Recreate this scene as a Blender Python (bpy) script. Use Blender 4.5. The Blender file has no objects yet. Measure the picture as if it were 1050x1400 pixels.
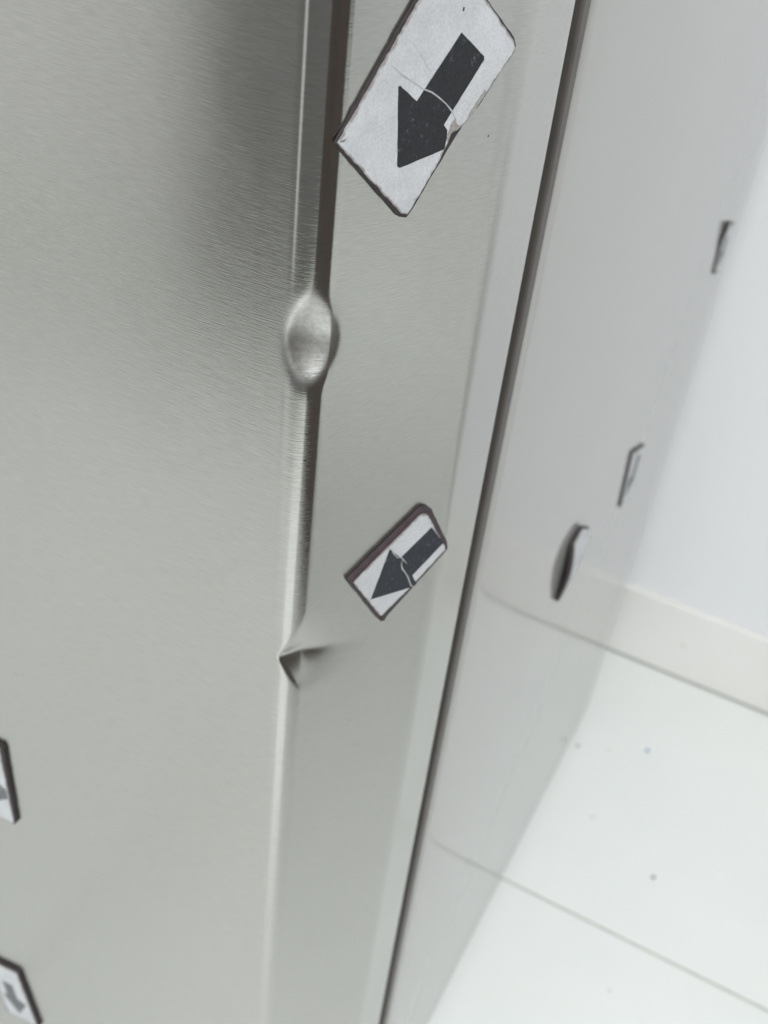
import bpy, bmesh, math, random
from mathutils import Vector, Matrix, noise as mn
from mathutils.geometry import tessellate_polygon
random.seed(7)
S = bpy.context.scene
COL = S.collection

# ------------------------------------------------------------------ camera
CZ = 0.65                                   # lens height above the floor (floor is z = 0)
cam_d = bpy.data.cameras.new('camera')
cam = bpy.data.objects.new('camera', cam_d); COL.objects.link(cam)
Xc = Vector((0.8819, 0.4606, 0.1006)); Yc = Vector((0.3482, -0.4923, -0.7978)); Zc = Vector((-0.3180, 0.7386, -0.5945))
m = Matrix((Xc, -Yc, -Zc)).transposed()     # columns: right, up, back
cam.matrix_world = Matrix.Translation((0.0896, -0.1663, CZ)) @ m.to_4x4()
cam_d.lens = 36 * 1434.3 / 1400; cam_d.sensor_width = 36
cam_d.clip_start = 0.01; cam_d.clip_end = 50
cam_d.dof.use_dof = True; cam_d.dof.focus_distance = 0.215; cam_d.dof.aperture_fstop = 20
S.camera = cam

# ------------------------------------------------------------------ world and lamps
W = bpy.data.worlds.new('World'); S.world = W; W.use_nodes = True
bg = W.node_tree.nodes['Background']
bg.inputs[0].default_value = (0.99, 1.0, 0.985, 1); bg.inputs[1].default_value = 0.205
def area(name, loc, target, sx, sy, power, col):
    d = bpy.data.lights.new(name, 'AREA'); d.shape = 'RECTANGLE'; d.size = sx; d.size_y = sy
    d.energy = power; d.color = col
    o = bpy.data.objects.new(name, d); COL.objects.link(o); o.location = loc
    o.rotation_euler = (Vector(target) - Vector(loc)).to_track_quat('-Z', 'Y').to_euler()
    return o
area('ceiling_lamp', (0.5, -0.7, 2.35), (0.5, -0.7, 0), 3.0, 2.2, 44, (1.0, 0.995, 0.97))
area('left_softbox', (-1.73, -1.06, 0.62), (0, 0, 0.56), 1.6, 2.1, 7.3, (0.97, 1.0, 0.98))  # softbox added for the bright sheen on the door front, reaches below floor level
area('wall_fill_light', (0.8, -2.1, 1.9), (0.35, 0.58, 0.25), 1.5, 1.2, 54, (0.96, 0.99, 1.0))  # unseen fill lamp, added to brighten the back wall
S.view_settings.view_transform = 'Standard'; S.view_settings.look = 'None'
S.view_settings.exposure = 0; S.view_settings.gamma = 1

# ------------------------------------------------------------------ helpers
def empty(name, loc=(0, 0, 0)):
    o = bpy.data.objects.new(name, None); o.location = loc; o.empty_display_size = 0.02
    COL.objects.link(o); return o
def tag(o, label=None, cat=None, group=None, kind=None):
    for k, v in (('label', label), ('category', cat), ('group', group), ('kind', kind)):
        if v: o[k] = v
    return o
def mesh_obj(name, verts, faces, mat, parent=None, smooth=False):
    me = bpy.data.meshes.new(name); me.from_pydata([tuple(v) for v in verts], [], faces); me.update()
    bm = bmesh.new(); bm.from_mesh(me); bmesh.ops.recalc_face_normals(bm, faces=bm.faces[:]); bm.to_mesh(me); bm.free()
    if smooth:
        me.polygons.foreach_set('use_smooth', [True] * len(me.polygons))
    me.materials.append(mat)
    o = bpy.data.objects.new(name, me); COL.objects.link(o)
    if parent: o.parent = parent
    return o
def bm_obj(name, bm, mat, parent=None, smooth=False):
    me = bpy.data.meshes.new(name); bm.to_mesh(me); bm.free()
    if smooth: me.polygons.foreach_set('use_smooth', [True] * len(me.polygons))
    me.materials.append(mat)
    o = bpy.data.objects.new(name, me); COL.objects.link(o)
    if parent: o.parent = parent
    return o
def box_bm(lo, hi, bevel=0, seg=2):
    bm = bmesh.new(); bmesh.ops.create_cube(bm, size=1)
    for v in bm.verts:
        v.co = Vector([(lo[i] + hi[i]) / 2 + v.co[i] * (hi[i] - lo[i]) for i in range(3)])
    if bevel: bmesh.ops.bevel(bm, geom=bm.edges[:] , offset=bevel, segments=seg, affect='EDGES', profile=0.5)
    return bm

# ------------------------------------------------------------------ materials
class NT:
    def __init__(s, name):
        s.m = bpy.data.materials.new(name); s.m.use_nodes = True; s.t = s.m.node_tree; s.n = s.t.nodes
        s.p = s.n['Principled BSDF']
    def node(s, typ, **kw):
        n = s.n.new(typ)
        for k, v in kw.items():
            if k.startswith('_'): setattr(n, k[1:], v)
            else: n.inputs[k].default_value = v
        return n
    def link(s, a, b): s.t.links.new(a, b)
    def set(s, **kw):
        for k, v in kw.items(): s.p.inputs[k.replace('_', ' ')].default_value = v
    def math(s, op, a, b=None, clamp=False):
        n = s.n.new('ShaderNodeMath'); n.operation = op; n.use_clamp = clamp
        for i, v in enumerate((a, b)):
            if v is None: continue
            if isinstance(v, (int, float)): n.inputs[i].default_value = v
            else: s.link(v, n.inputs[i])
        return n.outputs[0]
    def noise(s, vec, scale, detail=2, rough=0.5):
        n = s.node('ShaderNodeTexNoise'); n.inputs['Scale'].default_value = scale
        n.inputs['Detail'].default_value = detail; n.inputs['Roughness'].default_value = rough
        if vec is not None: s.link(vec, n.inputs['Vector'])
        return n.outputs['Fac']
    def ramp(s, fac, stops):
        r = s.node('ShaderNodeValToRGB'); e = r.color_ramp.elements
        while len(e) < len(stops): e.new(0.5)
        for el, (p, c) in zip(e, stops):
            el.position = p; el.color = (c, c, c, 1) if isinstance(c, (int, float)) else (*c, 1)
        s.link(fac, r.inputs[0]); return r.outputs[0]

def steel_mat():
    t = NT('brushed_steel'); t.set(Metallic=1.0, Roughness=0.27, Anisotropic=0.45, Anisotropic_Rotation=0.25)
    tc = t.node('ShaderNodeTexCoord')
    sep = t.node('ShaderNodeSeparateXYZ'); t.link(tc.outputs['Object'], sep.inputs[0])
    along = t.math('ADD', sep.outputs[0], sep.outputs[1])
    def brush(fa, fz):
        c = t.node('ShaderNodeCombineXYZ')
        t.link(t.math('MULTIPLY', along, fa), c.inputs[0]); t.link(t.math('MULTIPLY', sep.outputs[2], fz), c.inputs[2])
        return c.outputs[0]
    n1 = t.noise(brush(230, 3300), 1.0, 2, 0.6)
    n2 = t.noise(brush(90, 7000), 1.0, 1, 0.5)
    h = t.math('ADD', t.math('MULTIPLY', n1, 0.65), t.math('MULTIPLY', n2, 0.35))
    b = t.node('ShaderNodeBump'); b.inputs['Strength'].default_value = 0.2; b.inputs['Distance'].default_value = 0.00018
    t.link(h, b.inputs['Height']); t.link(b.outputs[0], t.p.inputs['Normal'])
    col = t.ramp(h, [(0.3, (0.422, 0.419, 0.398)), (0.7, (0.512, 0.509, 0.486))])
    # sparse tiny dark specks of dirt
    v = t.node('ShaderNodeTexVoronoi'); v.inputs['Scale'].default_value = 55; t.link(tc.outputs['Object'], v.inputs['Vector'])
    spk = t.math('LESS_THAN', v.outputs['Distance'], 0.017)
    mx = t.node('ShaderNodeMix', _data_type='RGBA'); t.link(spk, mx.inputs['Factor']); t.link(col, mx.inputs[6]); mx.inputs[7].default_value = (0.2, 0.19, 0.17, 1)
    at = t.node('ShaderNodeAttribute', _attribute_name='wear')
    sc = t.ramp(t.noise(tc.outputs['Object'], 620, 5, 0.75), [(0.42, 0.0), (0.62, 1.0)])
    wr = t.math('MULTIPLY', at.outputs['Fac'], sc)
    m3 = t.node('ShaderNodeMix', _data_type='RGBA'); t.link(wr, m3.inputs['Factor']); t.link(mx.outputs[2], m3.inputs[6]); m3.inputs[7].default_value = (0.60, 0.60, 0.58, 1)
    t.link(m3.outputs[2], t.p.inputs['Base Color'])
    sm = t.noise(tc.outputs['Object'], 22, 4, 0.6)
    r = t.ramp(sm, [(0.3, 0.18), (0.75, 0.235)]); r = t.math('ADD', r, t.math('MULTIPLY', at.outputs['Fac'], 0.16))
    bn = t.node('ShaderNodeAttribute', _attribute_name='bend')
    r = t.math('MULTIPLY', r, t.math('SUBTRACT', 1.0, t.math('MULTIPLY', bn.outputs['Fac'], 0.4))); t.link(r, t.p.inputs['Roughness'])
    tg = t.node('ShaderNodeTangent', _direction_type='RADIAL', _axis='Z'); t.link(tg.outputs[0], t.p.inputs['Tangent'])
    return t.m
def cabinet_mat():
    t = NT('grey_lacquer'); t.set(Roughness=0.09, IOR=1.62)
    tc = t.node('ShaderNodeTexCoord')
    n = t.noise(tc.outputs['Object'], 7, 3, 0.5)
    t.link(t.ramp(n, [(0.3, (0.362, 0.357, 0.345)), (0.7, (0.382, 0.377, 0.365))]), t.p.inputs['Base Color'])
    b = t.node('ShaderNodeBump'); b.inputs['Strength'].default_value = 0.02; b.inputs['Distance'].default_value = 0.0008
    t.link(t.noise(tc.outputs['Object'], 60, 2), b.inputs['Height']); t.link(b.outputs[0], t.p.inputs['Normal'])
    return t.m
def plain(name, col, rough=0.5, var=0.12, scale=60, bump=0.0, metallic=0.0, bscale=300):
    t = NT(name); t.set(Roughness=rough, Metallic=metallic)
    tc = t.node('ShaderNodeTexCoord'); n = t.noise(tc.outputs['Object'], scale, 4, 0.6)
    t.link(t.ramp(n, [(0.25, tuple(c * (1 - var) for c in col)), (0.75, tuple(c * (1 + var) for c in col))]), t.p.inputs['Base Color'])
    if bump:
        b = t.node('ShaderNodeBump'); b.inputs['Strength'].default_value = bump; b.inputs['Distance'].default_value = 0.0004
        t.link(t.noise(tc.outputs['Object'], bscale, 3), b.inputs['Height']); t.link(b.outputs[0], t.p.inputs['Normal'])
    return t.m
def paper_mat():
    t = NT('worn_paper'); t.set(Roughness=0.62)
    tc = t.node('ShaderNodeTexCoord')
    n1 = t.noise(tc.outputs['Object'], 110, 4, 0.65); n2 = t.noise(tc.outputs['Object'], 2200, 2, 0.6)
    base = t.ramp(n1, [(0.28, (0.50, 0.51, 0.53)), (0.62, (0.60, 0.615, 0.645))])
    gr = t.ramp(n2, [(0.36, 0.86), (0.6, 1.0)])
    mx = t.node('ShaderNodeMix', _data_type='RGBA', _blend_type='MULTIPLY'); mx.inputs['Factor'].default_value = 1
    t.link(base, mx.inputs[6]); t.link(gr, mx.inputs[7])
    # grime rubbed into the rim: an attribute that falls from 1 at the cut edge to 0 inside
    at = t.node('ShaderNodeAttribute', _attribute_name='rim')
    e = t.math('ADD', at.outputs['Fac'], t.math('MULTIPLY', t.math('SUBTRACT', t.noise(tc.outputs['Object'], 420, 4, 0.7), 0.5), 1.5))
    dirt = t.ramp(e, [(0.62, 0.0), (1.0, 0.85)])
    m2 = t.node('ShaderNodeMix', _data_type='RGBA'); t.link(dirt, m2.inputs['Factor']); t.link(mx.outputs[2], m2.inputs[6]); m2.inputs[7].default_value = (0.22, 0.19, 0.18, 1)
    t.link(m2.outputs[2], t.p.inputs['Base Color'])
    return t.m
def ink_mat(name, col):
    t = NT(name); t.set(Roughness=0.75, Specular_IOR_Level=0.25)
    tc = t.node('ShaderNodeTexCoord')
    n = t.noise(tc.outputs['Object'], 700, 5, 0.7); n2 = t.noise(tc.outputs['Object'], 2600, 1)
    a = t.ramp(n, [(0.2, tuple(c * 0.8 for c in col)), (0.60, col), (0.70, tuple(min(1, c * 2.6 + 0.02) for c in col))])
    mx = t.node('ShaderNodeMix', _data_type='RGBA', _blend_type='MULTIPLY'); mx.inputs['Factor'].default_value = 1
    t.link(a, mx.inputs[6]); t.link(t.ramp(n2, [(0.3, 0.8), (0.6, 1.1)]), mx.inputs[7])
    t.link(mx.outputs[2], t.p.inputs['Base Color'])
    return t.m
def tile_mat(name, c0, c1, rough):
    t = NT(name); t.set(Roughness=rough)
    tc = t.node('ShaderNodeTexCoord'); g = t.node('ShaderNodeNewGeometry')
    n = t.noise(g.outputs['Position'], 9, 5, 0.6)
    col = t.ramp(n, [(0.3, c0), (0.7, c1)])
    v = t.node('ShaderNodeTexVoronoi'); v.inputs['Scale'].default_value = 24; t.link(g.outputs['Position'], v.inputs['Vector'])
    spk = t.math('MULTIPLY', t.math('LESS_THAN', v.outputs['Distance'], 0.035), 0.5)
    mx = t.node('ShaderNodeMix', _data_type='RGBA'); t.link(spk, mx.inputs['Factor']); t.link(col, mx.inputs[6]); mx.inputs[7].default_value = (0.4, 0.4, 0.37, 1)
    t.link(mx.outputs[2], t.p.inputs['Base Color'])
    b = t.node('ShaderNodeBump'); b.inputs['Strength'].default_value = 0.05; b.inputs['Distance'].default_value = 0.001
    t.link(t.noise(g.outputs['Position'], 30, 3), b.inputs['Height']); t.link(b.outputs[0], t.p.inputs['Normal'])
    return t.m
STEEL = steel_mat(); LACQ = cabinet_mat()
GASKET = plain('gasket_rubber', (0.085, 0.076, 0.068), 0.5)
FLANGE = plain('flange_grey', (0.36, 0.34, 0.32), 0.38, 0.04)
BLACK = plain('black_plastic', (0.03, 0.03, 0.03), 0.5)
RUBBER = plain('magnet_rubber', (0.035, 0.026, 0.028), 0.6, 0.35, 500, 0.3)
PURPLE = plain('magnet_rubber_plum', (0.040, 0.026, 0.031), 0.55, 0.35, 500, 0.3)
PAPER = paper_mat()
INK = ink_mat('charcoal_ink', (0.030, 0.031, 0.035)); INK2 = ink_mat('slate_ink', (0.036, 0.040, 0.048)); INK3 = ink_mat('lit_grey_ink', (0.17, 0.175, 0.185))  # third ink is paler: lit, blurred look of the front arrows put into colour
CREASE = plain('crease_fibre', (0.42, 0.42, 0.42), 0.7, 0.2, 900)
SCUFF = plain('torn_fibre', (0.30, 0.285, 0.265), 0.8, 0.3, 900, 0.4)
WALLP = plain('white_wall_paint', (0.80, 0.815, 0.83), 0.6, 0.012, 6, 0.08, 0, 160)
TILE = tile_mat('floor_tile_glaze', (0.775, 0.805, 0.79), (0.81, 0.835, 0.825), 0.2)
SKIRT = tile_mat('plinth_tile_glaze', (0.80, 0.795, 0.77), (0.83, 0.825, 0.805), 0.25)
GROUT = plain('grey_grout', (0.47, 0.49, 0.45), 0.8, 0.12, 90)

# ------------------------------------------------------------------ floor, wall
GY = [0.301 + 0.2747 * k for k in range(1, -5, -1)]            # grout joints parallel to the wall
GX = [-1.42 + 0.6 * k for k in range(0, 9)]
bm = box_bm((-1.42, -0.96, -0.03), (3.38, 0.70, -0.0009))
floor = tag(bm_obj('floor', bm, GROUT), kind='structure')
bm = box_bm((0.0011, 0.0011, -0.008), (0.5989, 0.2736, 0.0), 0.0006, 2)
tile0 = None
for gx in GX[:-1]:
    for gy in GY[1:]:
        if tile0 is None:
            tile0 = bm_obj('floor_tile', bm, TILE, floor); t = tile0
        else:
            t = tile0.copy(); COL.objects.link(t)
        t.location = (gx, gy, random.uniform(-0.0002, 0.0002))
wall = empty('wall', (0, 0.5825, 0)); tag(wall, 'plain white painted wall behind the refrigerator', 'wall')
bm = box_bm((-1.42, 0, -0.0014), (3.38, 0.12, 2.3)); bm_obj('plaster', bm, WALLP, wall)
bm = box_bm((0.0009, -0.0067, 0.0003), (0.5991, -0.0002, 0.0748), 0.0012, 2)
sk0 = None
for gx in GX[:-1]:
    if sk0 is None: sk0 = bm_obj('skirting_tile', bm, SKIRT, wall); t = sk0
    else:
        t = sk0.copy(); COL.objects.link(t)
    t.location = (gx, 0, 0)

# ------------------------------------------------------------------ refrigerator
fridge = tag(empty('refrigerator', (-0.3, 0.25, 0)), 'brushed stainless steel refrigerator with a dented door edge, standing on white tiles', 'refrigerator')
off = Vector((0.3, -0.25, 0))
def to_fridge(o): o.parent = fridge; o.location = off; return o
TH = math.radians(-23)
R0 = 0.00714
E_ = Vector((-math.sin(TH), math.cos(TH)))            # direction of the bevelled door side, front to back
NB = Vector((math.cos(TH), math.sin(TH)))             # its outward normal
T2 = Vector((-R0 + R0 * math.cos(TH), R0 + R0 * math.sin(TH)))
XS = 0.0168; YB = 0.0712
# profile: list of (x, y) from the far left of the front round to the back lip
prof = []
def lin(a, b, n, end=False):
    for i in range(n + (1 if end else 0)):
        f = i / n; prof.append(Vector((a[0] + (b[0] - a[0]) * f, a[1] + (b[1] - a[1]) * f)))
lin((-0.62, 0), (-0.14, 0), 16); lin((-0.14, 0), (-0.04, 0), 24); lin((-0.04, 0), (-0.016, 0), 24); lin((-0.016, 0), (-R0, 0), 44)
for i in range(45):
    a = math.radians(67) * i / 44
    prof.append(Vector((-R0 + R0 * math.sin(a), R0 - R0 * math.cos(a))))
uS = (XS - T2.x) / E_.x
rb = 0.012; tl = rb * math.tan(math.radians(23) / 2)  # fillet between bevel and straight strip
Pb = T2 + E_ * (uS - tl)
lin(T2 + E_ * 0.00025, T2 + E_ * 0.026, 80); lin(T2 + E_ * 0.026, Pb, 14)
cb = Pb - NB * rb
for i in range(9):
    a = TH + (0 - TH) * i / 8
    prof.append(Vector((cb.x + rb * math.cos(a), cb.y + rb * math.sin(a))))
lin((XS, prof[-1].y + 0.0005), (XS, YB - 0.0009), 8)
for i in range(7):
    a = math.pi / 2 * i / 6
    prof.append(Vector((XS - 0.0009 + 0.0009 * math.cos(a), YB - 0.0009 + 0.0009 * math.sin(a))))
lin((XS - 0.002, YB), (XS - 0.02, YB), 4, True)
zs = []
def zlin(a, b, n): zs.extend(a + (b - a) * i / n for i in range(n))
zlin(0.05, 0.38, 40); zlin(0.38, 0.435, 24); zlin(0.435, 0.485, 110); zlin(0.485, 0.525, 50); zlin(0.525, 0.585, 150); zlin(0.585, 0.70, 40); zlin(0.70, 1.2, 24); zs.append(1.2)

BIS = Vector((math.sin(math.radians(33.5)), -math.cos(math.radians(33.5))))
APEX = Vector((-R0, R0)) + BIS * R0
DZ1 = CZ - 0.1003                                     # height of the pressed oval
DZ2 = CZ - 0.1905                                     # height of the pinched notch
def sst(a, b, v):
    v = max(0, min(1, (v - a) / (b - a))); return v * v * (3 - 2 * v)
def dent(p, z):
    p = p.copy()
    u = (p - T2).dot(E_)
    # faint oil-canning of the thin sheet
    if -0.3 < p.x and u < 0.04:
        w = mn.noise(Vector((p.x * 22, p.y * 22, z * 16))) * 0.00016 * (1 if p.x > -0.1 else 0.6)
        n = Vector((0, -1)) if p.x < -R0 else NB
        p += n * w * sst(0.0, 0.02, abs(u) if u > 0 else -R0 - p.x)
    # 1: a round knock that flattens the rolled edge into a spoon-shaped hollow
    dz = z - DZ1
    if -0.0118 < dz < 0.018:
        if dz < 0: D = 0.0028 * max(0, 1 - (dz / 0.0115) ** 2) ** 1.2
        else: D = 0.0028 * (max(0, 1 - (dz / 0.0085) ** 2) ** 1.1 * 0.72 + 0.28 * max(0, 1 - dz / 0.018) ** 1.6)
        rad = 0.024
        c = APEX + BIS * (rad - D)
        q = p - c
        d = q.length
        if d < rad and D > 0:
            # slide inward along the bisector until on the hollow's surface
            lat = q - BIS * q.dot(BIS)
            k = math.sqrt(max(0, rad * rad - lat.length_squared))
            p = c + lat - BIS * k
    # 2: a sharp pinch that folds the bevelled side inward at the edge
    zc = DZ2 - 0.22 * max(0, u)
    dz = z - zc
    g = 0
    if 0 <= dz < 0.017: g = (1 - dz / 0.017) ** 2.2
    elif -0.0125 < dz < 0: g = (1 + dz / 0.0125) ** 1.4
    if g > 0 and u < 0.05:
        g *= 1.0 if u < 0 else 1 - 0.5 * sst(0, 0.013, u)
        D = 0.0037 * g
        q = max(0, min(1.05, (0.028 - u) / 0.034)); fade = q ** 1.6
        h = (p - T2).dot(NB)
        p -= NB * max(0, h + D * fade) if h > -0.0046 else NB * 0
        if u > 0: p += NB * 0
    return p
nP, nZ = len(prof), len(zs)
V = [list(prof) for z in zs]
Dp = [[dent(p, z) - p for p in prof] for z in zs]
# relax the dents' displacement so that the sheet flows over soft rims
i0 = 44; i1 = 24 + 16 + 24 + 44 + 45 + 92
def relax(za, zb, iters, wz, ws):
    js = [j for j, z in enumerate(zs) if za < z < zb]
    for it in range(iters):
        N = {j: Dp[j][:] for j in js}
        for j in js:
            A, B, Cc = Dp[j - 1], Dp[j], Dp[j + 1]; row = N[j]
            for i in range(i0, i1):
                row[i] = B[i] * (1 - wz - ws) + (A[i] + Cc[i]) * (wz / 2) + (B[i - 1] + B[i + 1]) * (ws / 2)
        for j in js: Dp[j] = N[j]
relax(DZ1 - 0.016, DZ1 + 0.034, 44, 0.35, 0.5)
relax(DZ2 - 0.020, DZ2 + 0.022, 16, 0.3, 0.4)
V = [[p + d for p, d in zip(rp, rd)] for rp, rd in zip(V, Dp)]
# the shallow press line where the flat front turns into the rolled edge
for j, z in enumerate(zs):
    k = 0.00007 * (0.25 + 0.75 * sst(0.47, 0.60, z)) * (1 - math.exp(-((z - DZ1) / 0.013) ** 4)) * (1 - math.exp(-((z - DZ2) / 0.014) ** 4))
    for i, p in enumerate(prof):
        if -0.0105 < p.x < -0.0055 and p.y < 0.001: V[j][i].y += k * math.exp(-((p.x + R0 + 0.0009) / 0.00055) ** 2)
verts = [(V[j][i].x, V[j][i].y, zs[j]) for j in range(nZ) for i in range(nP)]
faces = [(j * nP + i, j * nP + i + 1, (j + 1) * nP + i + 1, (j + 1) * nP + i) for j in range(nZ - 1) for i in range(nP - 1)]
faces.append(tuple(range(nP))); faces.append(tuple((nZ - 1) * nP + i for i in range(nP)))
door = to_fridge(mesh_obj('door', verts, faces[:-2], STEEL, None, True))
wear = []
for j in range(nZ):
    for i in range(nP):
        d = (V[j][i] - APEX).length / 0.0066; e = (zs[j] - DZ1 + 0.0008) / 0.0095
        wear.append(math.exp(-(d * d + e * e) ** 2))
bend = []
ia = 16 + 24 + 24 + 44
for i in range(nP):
    k = i - ia
    bend.append(1.0 if 2 <= k <= 42 else max(0.0, 1 - (2 - k) / 5) if k < 2 else max(0.0, 1 - (k - 42) / 5))
door.data.attributes.new('bend', 'FLOAT', 'POINT').data.foreach_set('value', [b * (1 - math.exp(-((z - DZ2 + 0.002) / 0.011) ** 2)) * (1 - math.exp(-((z - DZ1) / 0.011) ** 4)) * (0.25 + 0.75 * sst(0.36, 0.47, z)) for z in zs for b in bend])
door.data.attributes.new('wear', 'FLOAT', 'POINT').data.foreach_set('value', wear)
for j in (0, nZ - 1):
    pts = [(V[j][i].x, V[j][i].y, zs[j]) for i in range(nP)]
    o = to_fridge(mesh_obj('door_cap', pts + [(-0.62, YB, zs[j])], [tuple(range(nP + 1))], BLACK))
    o.parent = door; o.location = (0, 0, 0)
# door liner behind the skin and the gasket in the gap
o = bm_obj('door_liner', box_bm((-0.61, YB - 0.004, 0.06), (XS - 0.0195, YB + 0.003, 1.19), 0.002), FLANGE); to_fridge(o)
gb = bmesh.new()
for k in range(3):
    b2 = box_bm((-0.6, YB + 0.0034 + k * 0.0042, 0.07), (XS - 0.0165 + (k % 2) * 0.002, YB + 0.0070 + k * 0.0042, 1.18), 0.0008)
    me = bpy.data.meshes.new('tmp'); b2.to_mesh(me); b2.free(); gb.from_mesh(me); bpy.data.meshes.remove(me)
to_fridge(bm_obj('gasket', gb, GASKET))
to_fridge(bm_obj('front_flange', box_bm((-0.6, 0.0815, 0.08), (XS - 0.0012, 0.0868, 1.17), 0.0007), GASKET))
# cabinet: rounded upright edges
YF, YE = 0.0872, 0.4905
cp = []
def arc(cx, cy, r, a0, a1, n):
    for i in range(n + 1):
        a = math.radians(a0 + (a1 - a0) * i / n); cp.append((cx + r * math.cos(a), cy + r * math.sin(a)))
cp.append((-0.62, YF)); cp.append((-0.2, YF)); cp.append((XS - 0.009, YF))
arc(XS - 0.0045 - 0.0007, YF + 0.0045, 0.0045, -90, 0, 10)
ys = [YF + 0.0045 + 0.004 * k for k in range(1, 17)] + [YF + 0.09 + (YE - 0.0055 - YF - 0.09) * k / 10 for k in range(10)]
for y in ys: cp.append((XS - 0.0007 * max(0, (YF + 0.06 - y) / 0.06) ** 2, y))
arc(XS - 0.005, YE - 0.005, 0.005, 0, 90, 10)
cp.append((-0.62, YE))
n = len(cp); cv = []; cz = [0.006, 0.0068, 0.0085, 0.0105, 0.013, 0.5, 1.2]; ci = [0.003, 0.0011, 0.0002, 0, 0, 0, 0]
for z, ins in zip(cz, ci):
    for x, y in cp: cv.append((x - ins if x > 0 else x, y + (ins if y < 0.1 else -ins if y > 0.48 else 0), z))
cf = [(j * n + i, j * n + (i + 1) % n, (j + 1) * n + (i + 1) % n, (j + 1) * n + i) for j in range(len(cz) - 1) for i in range(n)]
cf.append(tuple(range(n))); cf.append(tuple((len(cz) - 1) * n + i for i in range(n)))
body = to_fridge(mesh_obj('cabinet', cv, cf, LACQ, None, True))
mod = body.modifiers.new('edge', 'EDGE_SPLIT'); mod.split_angle = math.radians(40)
f0 = to_fridge(bm_obj('foot', box_bm((-0.06, 0.11, 0.0003), (-0.02, 0.15, 0.0058), 0.001), BLACK))
for dx, dy in ((0, 0.31), (-0.5, 0), (-0.5, 0.31)):
    f = f0.copy(); COL.objects.link(f); f.parent = fridge; f.location = off + Vector((dx, dy, 0))

# ------------------------------------------------------------------ magnets
def ragged(poly, amp, step):
    out = []
    for a, b in zip(poly, poly[1:] + poly[:1]):
        a = Vector(a); b = Vector(b); L = (b - a).length; k = max(1, int(L / step))
        for i in range(k):
            p = a.lerp(b, i / k)
            if 0 < i: p += Vector((random.uniform(-amp, amp), random.uniform(-amp, amp)))
            out.append(p)
    return out
def offset(poly, d):
    out = []
    sgn = 1 if sum(p.x * q.y - q.x * p.y for p, q in zip(poly, poly[1:] + poly[:1])) > 0 else -1
    for i, p in enumerate(poly):
        a, b = poly[i - 1], poly[(i + 1) % len(poly)]
        t = (b - a).normalized(); nn = Vector((-t.y, t.x)) * sgn
        out.append(p + nn * d)
    return out
def slab(name, poly, w0, w1, frame, mat, parent, round_=0.0, rim=False, lift=None):
    """poly in mm in the plane's (u, v); extruded along its normal from w0 to w1 (mm)."""
    O, U, Vv, N = frame
    poly = [Vector(p) for p in poly]
    P = lambda p, w: O + U * (p.x / 1000) + Vv * (p.y / 1000) + N * ((w + (lift(p) if lift else 0)) / 1000)
    bm = bmesh.new(); lay = None
    if rim: lay = bm.verts.layers.float.new('rim')
    n = len(poly)
    top_in = offset(poly, round_) if round_ else None
    r0 = [bm.verts.new(P(p, w0)) for p in poly]
    r1 = [bm.verts.new(P(p, w1 - round_ * 0.6)) for p in poly]
    rings = [r0, r1]
    if round_: rings.append([bm.verts.new(P(p, w1)) for p in top_in])
    if rim:
        q = offset(top_in or poly, 1.1); r2 = [bm.verts.new(P(p, w1)) for p in q]; rings.append(r2)
        for r in rings[:-1]:
            for v in r: v[lay] = 1.0
    for a, b in zip(rings, rings[1:]):
        for i in range(n): bm.faces.new((a[i], a[(i + 1) % n], b[(i + 1) % n], b[i]))
    for ring in (rings[-1], r0):
        for tri in tessellate_polygon([[v.co for v in ring]]):
            try: bm.faces.new([ring[i] for i in tri])
            except ValueError: pass
    bmesh.ops.recalc_face_normals(bm, faces=bm.faces[:])
    org = Vector((0, 0, 0)); q = parent
    while q: org += q.location; q = q.parent
    bmesh.ops.translate(bm, verts=bm.verts[:], vec=-org)
    return bm_obj(name, bm, mat, parent)
def line_strip(name, pts, w, w0, w1, frame, mat, parent):
    pts = [Vector(p) for p in pts]; L = []; Rr = []
    for i, p in enumerate(pts):
        a = pts[max(0, i - 1)]; b = pts[min(len(pts) - 1, i + 1)]
        t = (b - a).normalized(); nn = Vector((-t.y, t.x)); ww = w * (0.25 if i in (0, len(pts) - 1) else random.uniform(0.7, 1.2))
        L.append(p + nn * ww / 2); Rr.append(p - nn * ww / 2)
    return slab(name, L + Rr[::-1], w0, w1, frame, mat, parent)
BEV = (Vector((T2.x, T2.y, CZ)), Vector((E_.x, E_.y, 0)), Vector((0, 0, 1)), Vector((NB.x, NB.y, 0)))
FRO = (Vector((0, 0, CZ)), Vector((1, 0, 0)), Vector((0, 0, 1)), Vector((0, -1, 0)))
SID = (Vector((XS, 0, CZ)), Vector((0, 1, 0)), Vector((0, 0, 1)), Vector((1, 0, 0)))
GROUP = 'arrow magnets marking dents on the refrigerator'
def root(frame, u, v, label):
    O, U, Vv, N = frame
    r = empty('arrow_magnet', O + U * (u / 1000) + Vv * (v / 1000)); tag(r, label, 'magnet', GROUP); return r

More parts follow.
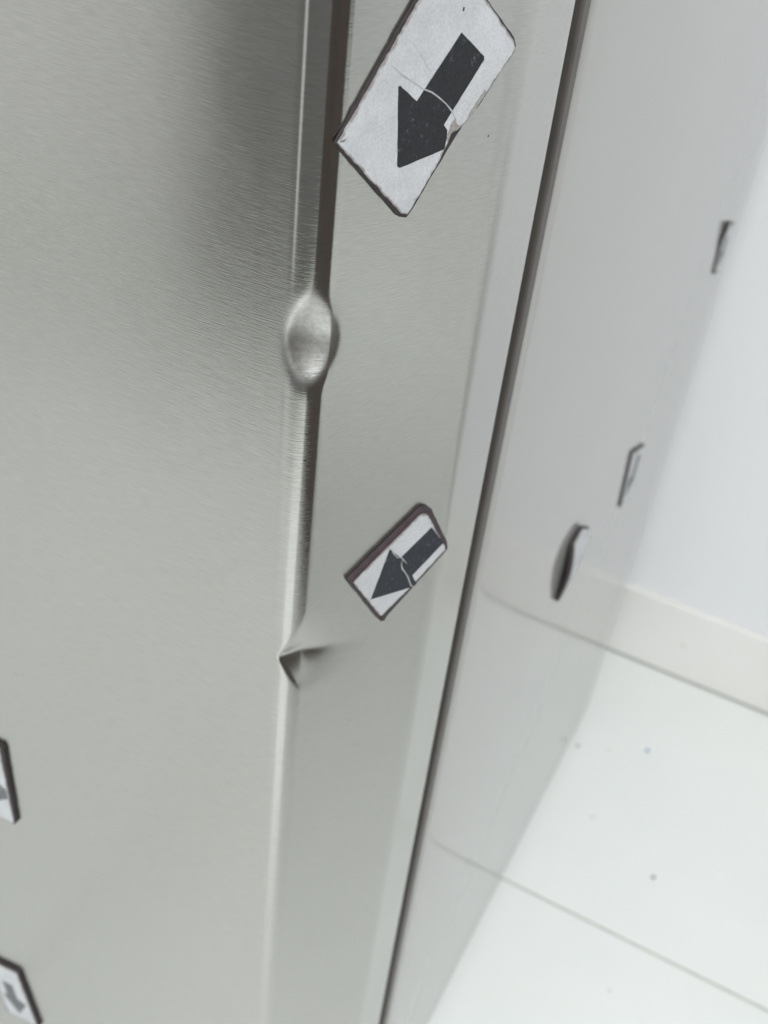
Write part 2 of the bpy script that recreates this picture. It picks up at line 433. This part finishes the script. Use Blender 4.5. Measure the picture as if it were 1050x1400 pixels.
# large magnet beside the upper dent
r = root(BEV, 18.5, -52.5, 'largest magnet, white with a black arrow pointing down left, beside the spoon-shaped dent')
face = [(-2.6, -59.9), (-1.6, -61.0), (14.7, -75.9), (16.4, -76.4), (17.6, -75.1), (23.4, -66.6), (24.3, -64.6), (25.2, -62.6), (25.5, -61.4), (26.9, -60.9), (29.0, -60.0), (31.9, -57.0), (37.4, -50.1), (39.2, -48.0), (39.7, -46.6), (39.0, -45.3), (29.4, -37.4), (20.0, -29.8), (18.6, -29.6)]
base = [(-2.8, -60.0), (-1.7, -61.4), (14.5, -76.6), (16.4, -77.1), (17.8, -75.6), (25.0, -65.2), (29.2, -59.6), (32.2, -57.1), (37.6, -50.2), (39.6, -47.8), (40.0, -46.3), (39.2, -44.9), (29.6, -37.1), (20.0, -29.3), (18.2, -29.1)]
slab('magnet_sheet', ragged(base, 0.10, 1.6), 0.05, 0.75, BEV, RUBBER, r)
pap = slab('paper_face', ragged(face, 0.12, 0.9), 0.75, 0.98, BEV, PAPER, r, 0.12, True)
arrow = [(24.6, -43.0), (31.4, -47.6), (31.6, -48.3), (23.2, -59.6), (24.3, -60.7), (24.5, -62.3), (24.2, -64.4), (13.0, -66.6), (12.3, -66.2), (10.45, -51.4), (10.9, -51.2), (15.4, -54.4)]
slab('arrow_print', ragged(arrow, 0.05, 1.0), 0.97, 1.005, BEV, INK, pap)
line_strip('crease', [(8.4, -47.5), (11.4, -49.6), (13.7, -50.7), (16.6, -52.3), (18.9, -53.1), (20.7, -54.1), (23.0, -55.6), (25.0, -57.3), (26.0, -58.8)], 0.30, 0.97, 1.03, BEV, CREASE, pap)
line_strip('crease', [(11.3, -43.1), (13.0, -44.1), (14.5, -45.3), (16.3, -47.2), (18.0, -49.3), (18.6, -50.6)], 0.28, 0.97, 1.03, BEV, PAPER, pap)
line_strip('crease', [(13.7, -50.7), (14.3, -49.6), (14.9, -51.2), (16.0, -52.4)], 0.25, 0.97, 1.03, BEV, PAPER, pap)
slab('torn_patch', ragged([(25.2, -59.2), (26.1, -58.4), (26.8, -60.0), (28.6, -60.2), (27.0, -61.0), (25.4, -61.5), (24.9, -63.2), (24.3, -61.8), (24.9, -60.4)], 0.15, 0.6), 0.94, 1.05, BEV, SCUFF, pap)
slab('scuff', ragged([(31.0, -56.2), (33.0, -53.8), (33.5, -54.4), (31.6, -57.0), (30.0, -58.6), (29.5, -58.3)], 0.2, 0.6), 0.94, 1.003, BEV, SCUFF, pap)
slab('speck', [(24.2, -38.6), (24.6, -38.8), (24.5, -39.4), (24.1, -39.3)], 0.97, 1.006, BEV, INK, pap)

# smaller thick magnet above the lower pinch
r = root(BEV, 28.5, -173.5, 'small thick plum-edged magnet with a cracked dark arrow, above the pinched notch')
base = [(11.1, -169.6), (11.9, -171.4), (24.0, -190.1), (25.2, -190.4), (26.0, -189.0), (44.6, -175.0), (45.3, -174.0), (44.6, -171.6), (36.6, -157.4), (34.6, -156.2), (33.2, -156.0)]
face = [(12.3, -170.8), (23.0, -187.2), (23.8, -187.6), (34.6, -180.9), (44.0, -174.0), (43.9, -172.8), (42.2, -170.2), (35.6, -159.0), (34.4, -157.9), (32.6, -157.6), (26.6, -161.4), (19.8, -165.6)]
slab('magnet_sheet', ragged(base, 0.08, 1.6), 0.05, 1.35, BEV, PURPLE, r, 0.25)
pap = slab('paper_face', ragged(face, 0.10, 0.9), 1.35, 1.57, BEV, PAPER, r, 0.1, True)
arrow = [(37.3, -163.4), (42.9, -170.9), (32.9, -177.8), (35.0, -181.6), (34.2, -182.2), (18.9, -179.5), (23.3, -164.6), (27.6, -169.4)]
slab('arrow_print', ragged(arrow, 0.04, 1.0), 1.56, 1.595, BEV, INK2, pap)
line_strip('crease', [(23.6, -164.3), (24.8, -166.6), (26.5, -168.9), (27.6, -169.1), (28.8, -170.6), (30.3, -172.6)], 0.28, 1.56, 1.62, BEV, CREASE, pap)
line_strip('crease', [(28.4, -170.2), (28.2, -171.8), (28.8, -173.6), (30.0, -175.4), (31.3, -177.5), (32.2, -179.6), (33.0, -181.4), (34.2, -182.4)], 0.34, 1.56, 1.62, BEV, CREASE, pap)

# two magnets on the door front, cut by the left edge of the photograph
r = root(FRO, -125, -311, 'upper of the two magnets on the door front, tall and dark-edged')
slab('magnet_sheet', ragged([(-138, -291.5), (-112, -289.5), (-111.0, -291), (-110.9, -331.5), (-112, -333.0), (-138, -335)], 0.1, 2.5), 0.05, 1.5, FRO, RUBBER, r, 0.2)
pap = slab('paper_face', ragged([(-137.6, -292.0), (-112.6, -290.4), (-111.6, -331.2), (-112.2, -332.2), (-137.6, -334.4)], 0.1, 1.2), 1.5, 1.75, FRO, PAPER, r, 0.1, True)
slab('arrow_print', [(-112.6, -313.2), (-112.4, -318.4), (-121.0, -325.2), (-124.0, -330.0), (-133.5, -318.5), (-121.6, -306.5), (-119.5, -310.8)], 1.72, 1.775, FRO, INK3, pap)
r = root(FRO, -131, -468, 'lower of the two magnets on the door front, its light grey arrow pointing down right')
slab('magnet_sheet', ragged([(-144.6, -450.0), (-127.2, -446.0), (-125.6, -447.0), (-118.6, -486.0), (-120.0, -488.2), (-138.5, -492.0)], 0.1, 2.5), 0.05, 1.5, FRO, RUBBER, r, 0.2)
pap = slab('paper_face', ragged([(-143.6, -451.4), (-126.8, -447.6), (-119.8, -487.0), (-137.4, -490.8), (-139.8, -478.0)], 0.1, 1.2), 1.5, 1.75, FRO, PAPER, r, 0.1, True)
slab('arrow_print', [(-136.9, -462.2), (-131.0, -461.4), (-129.3, -471.2), (-124.4, -472.4), (-129.8, -484.6), (-138.6, -474.2), (-135.5, -473.2)], 1.72, 1.775, FRO, INK3, pap)

# three magnets on the grey cabinet side, seen edge on
def side_magnet(label, q, th, pap_q, arr, lift=None, bulge=0):
    c = sum((Vector(p) for p in q), Vector((0, 0))) / len(q)
    r = root(SID, c.x, c.y, label)
    poly = ragged(q, 0.1, 2.0)
    slab('magnet_sheet', poly, 0.05, th, SID, RUBBER, r, 0.2, False, lift)
    pap = slab('paper_face', ragged(pap_q, 0.08, 1.5), th, th + 0.25, SID, PAPER, r, 0.1, True, lift)
    if arr: slab('arrow_print', arr, th + 0.22, th + 0.275, SID, INK2, pap, 0, False, lift)
side_magnet('magnet on the cabinet side closest to the door gap, bowed outward with a dark edge',
            [(216.2, -286.0), (218.2, -284.4), (229.5, -283.6), (241, -290.5), (243.0, -321), (222.0, -324.5), (219.6, -322.0)], 1.7,
            [(218.6, -286.0), (229.5, -284.6), (240.2, -291.2), (242, -320), (222.6, -323.4)],
            [(232, -289.5), (238, -293), (236, -305), (239.5, -306), (230, -317), (227, -303), (231.5, -304)],
            lambda p: 2.4 * max(0, math.sin(math.pi * min(1, max(0, (-281 - p.y) / 43)))))
side_magnet('middle magnet on the cabinet side, thin and almost edge-on near the tall back edge',
            [(321.6, -293.6), (323.4, -292.6), (350.5, -303.4), (357.5, -306.5), (361.0, -341), (334.8, -337.2), (333.2, -335.0)], 1.1,
            [(322.8, -294.2), (350.5, -304.4), (356.8, -307.2), (360.2, -340), (334.8, -335.8)],
            [(342, -306), (350, -309), (347, -322), (351, -324), (340, -333), (336, -318), (341, -320)])
side_magnet('topmost magnet on the cabinet side, small and curled beside the white wall',
            [(420.6, -206.5), (421.0, -195.5), (447, -203), (452, -235), (431.5, -229.5)], 0.9,
            [(421.6, -206.5), (422.0, -196.5), (446.2, -203.6), (451.2, -234), (431.8, -228.4)],
            [(433, -208), (440, -210), (440, -219), (444, -220), (437, -228), (430, -216), (435, -217)],
            lambda p: 1.5 * max(0, (p.y + 216) / 20) ** 1.3)

# ------------------------------------------------------------------ dirt on the floor
FL = {'blue_fleck': plain('blue_fleck', (0.20, 0.30, 0.45), 0.8), 'grey_crumb': plain('grey_crumb', (0.16, 0.18, 0.16), 0.8)}
def crumb(name, x, y, r, label, cat):
    bm = bmesh.new(); bmesh.ops.create_icosphere(bm, subdivisions=2, radius=r)
    for v in bm.verts:
        k = 1 + 0.35 * mn.noise(v.co * (1.2 / r) + Vector((x * 90, y * 70, 0))); v.co *= k; v.co.z *= 0.45
    o = bm_obj(name, bm, FL[name], None, True); o.location = (x, y, r * 0.4); tag(o, label, cat)
    return o
crumb('blue_fleck', 0.0747, 0.4758, 0.0016, 'tiny blue fleck lying on the white floor tile', 'speck')
crumb('grey_crumb', 0.1124, 0.3597, 0.0014, 'tiny grey crumb on the floor tile just beyond the grout joint', 'speck')
crumb('grey_crumb', 0.0229, 0.4492, 0.0012, 'tiny grey crumb on the floor against the foot of the refrigerator', 'speck')

# ------------------------------------------------------------------ unseen cupboard, added for the dark brown band in the rolled door edge
WOOD = plain('dark_walnut', (0.125, 0.098, 0.085), 0.45, 0.3, 14)
cup = tag(empty('cupboard', (0.62, -0.08, 0)), 'low dark brown wooden cupboard added out of view right of the refrigerator to darken its door edge reflection', 'cupboard')
bm_obj('carcass', box_bm((-0.10, -0.66, 0.0006), (0.20, 0.06, 0.64), 0.004), WOOD, cup)
bm_obj('door', box_bm((-0.118, -0.652, 0.06), (-0.1005, -0.252, 0.62), 0.003), WOOD, cup)
bm_obj('door', box_bm((-0.118, -0.248, 0.06), (-0.1005, 0.052, 0.62), 0.003), WOOD, cup)
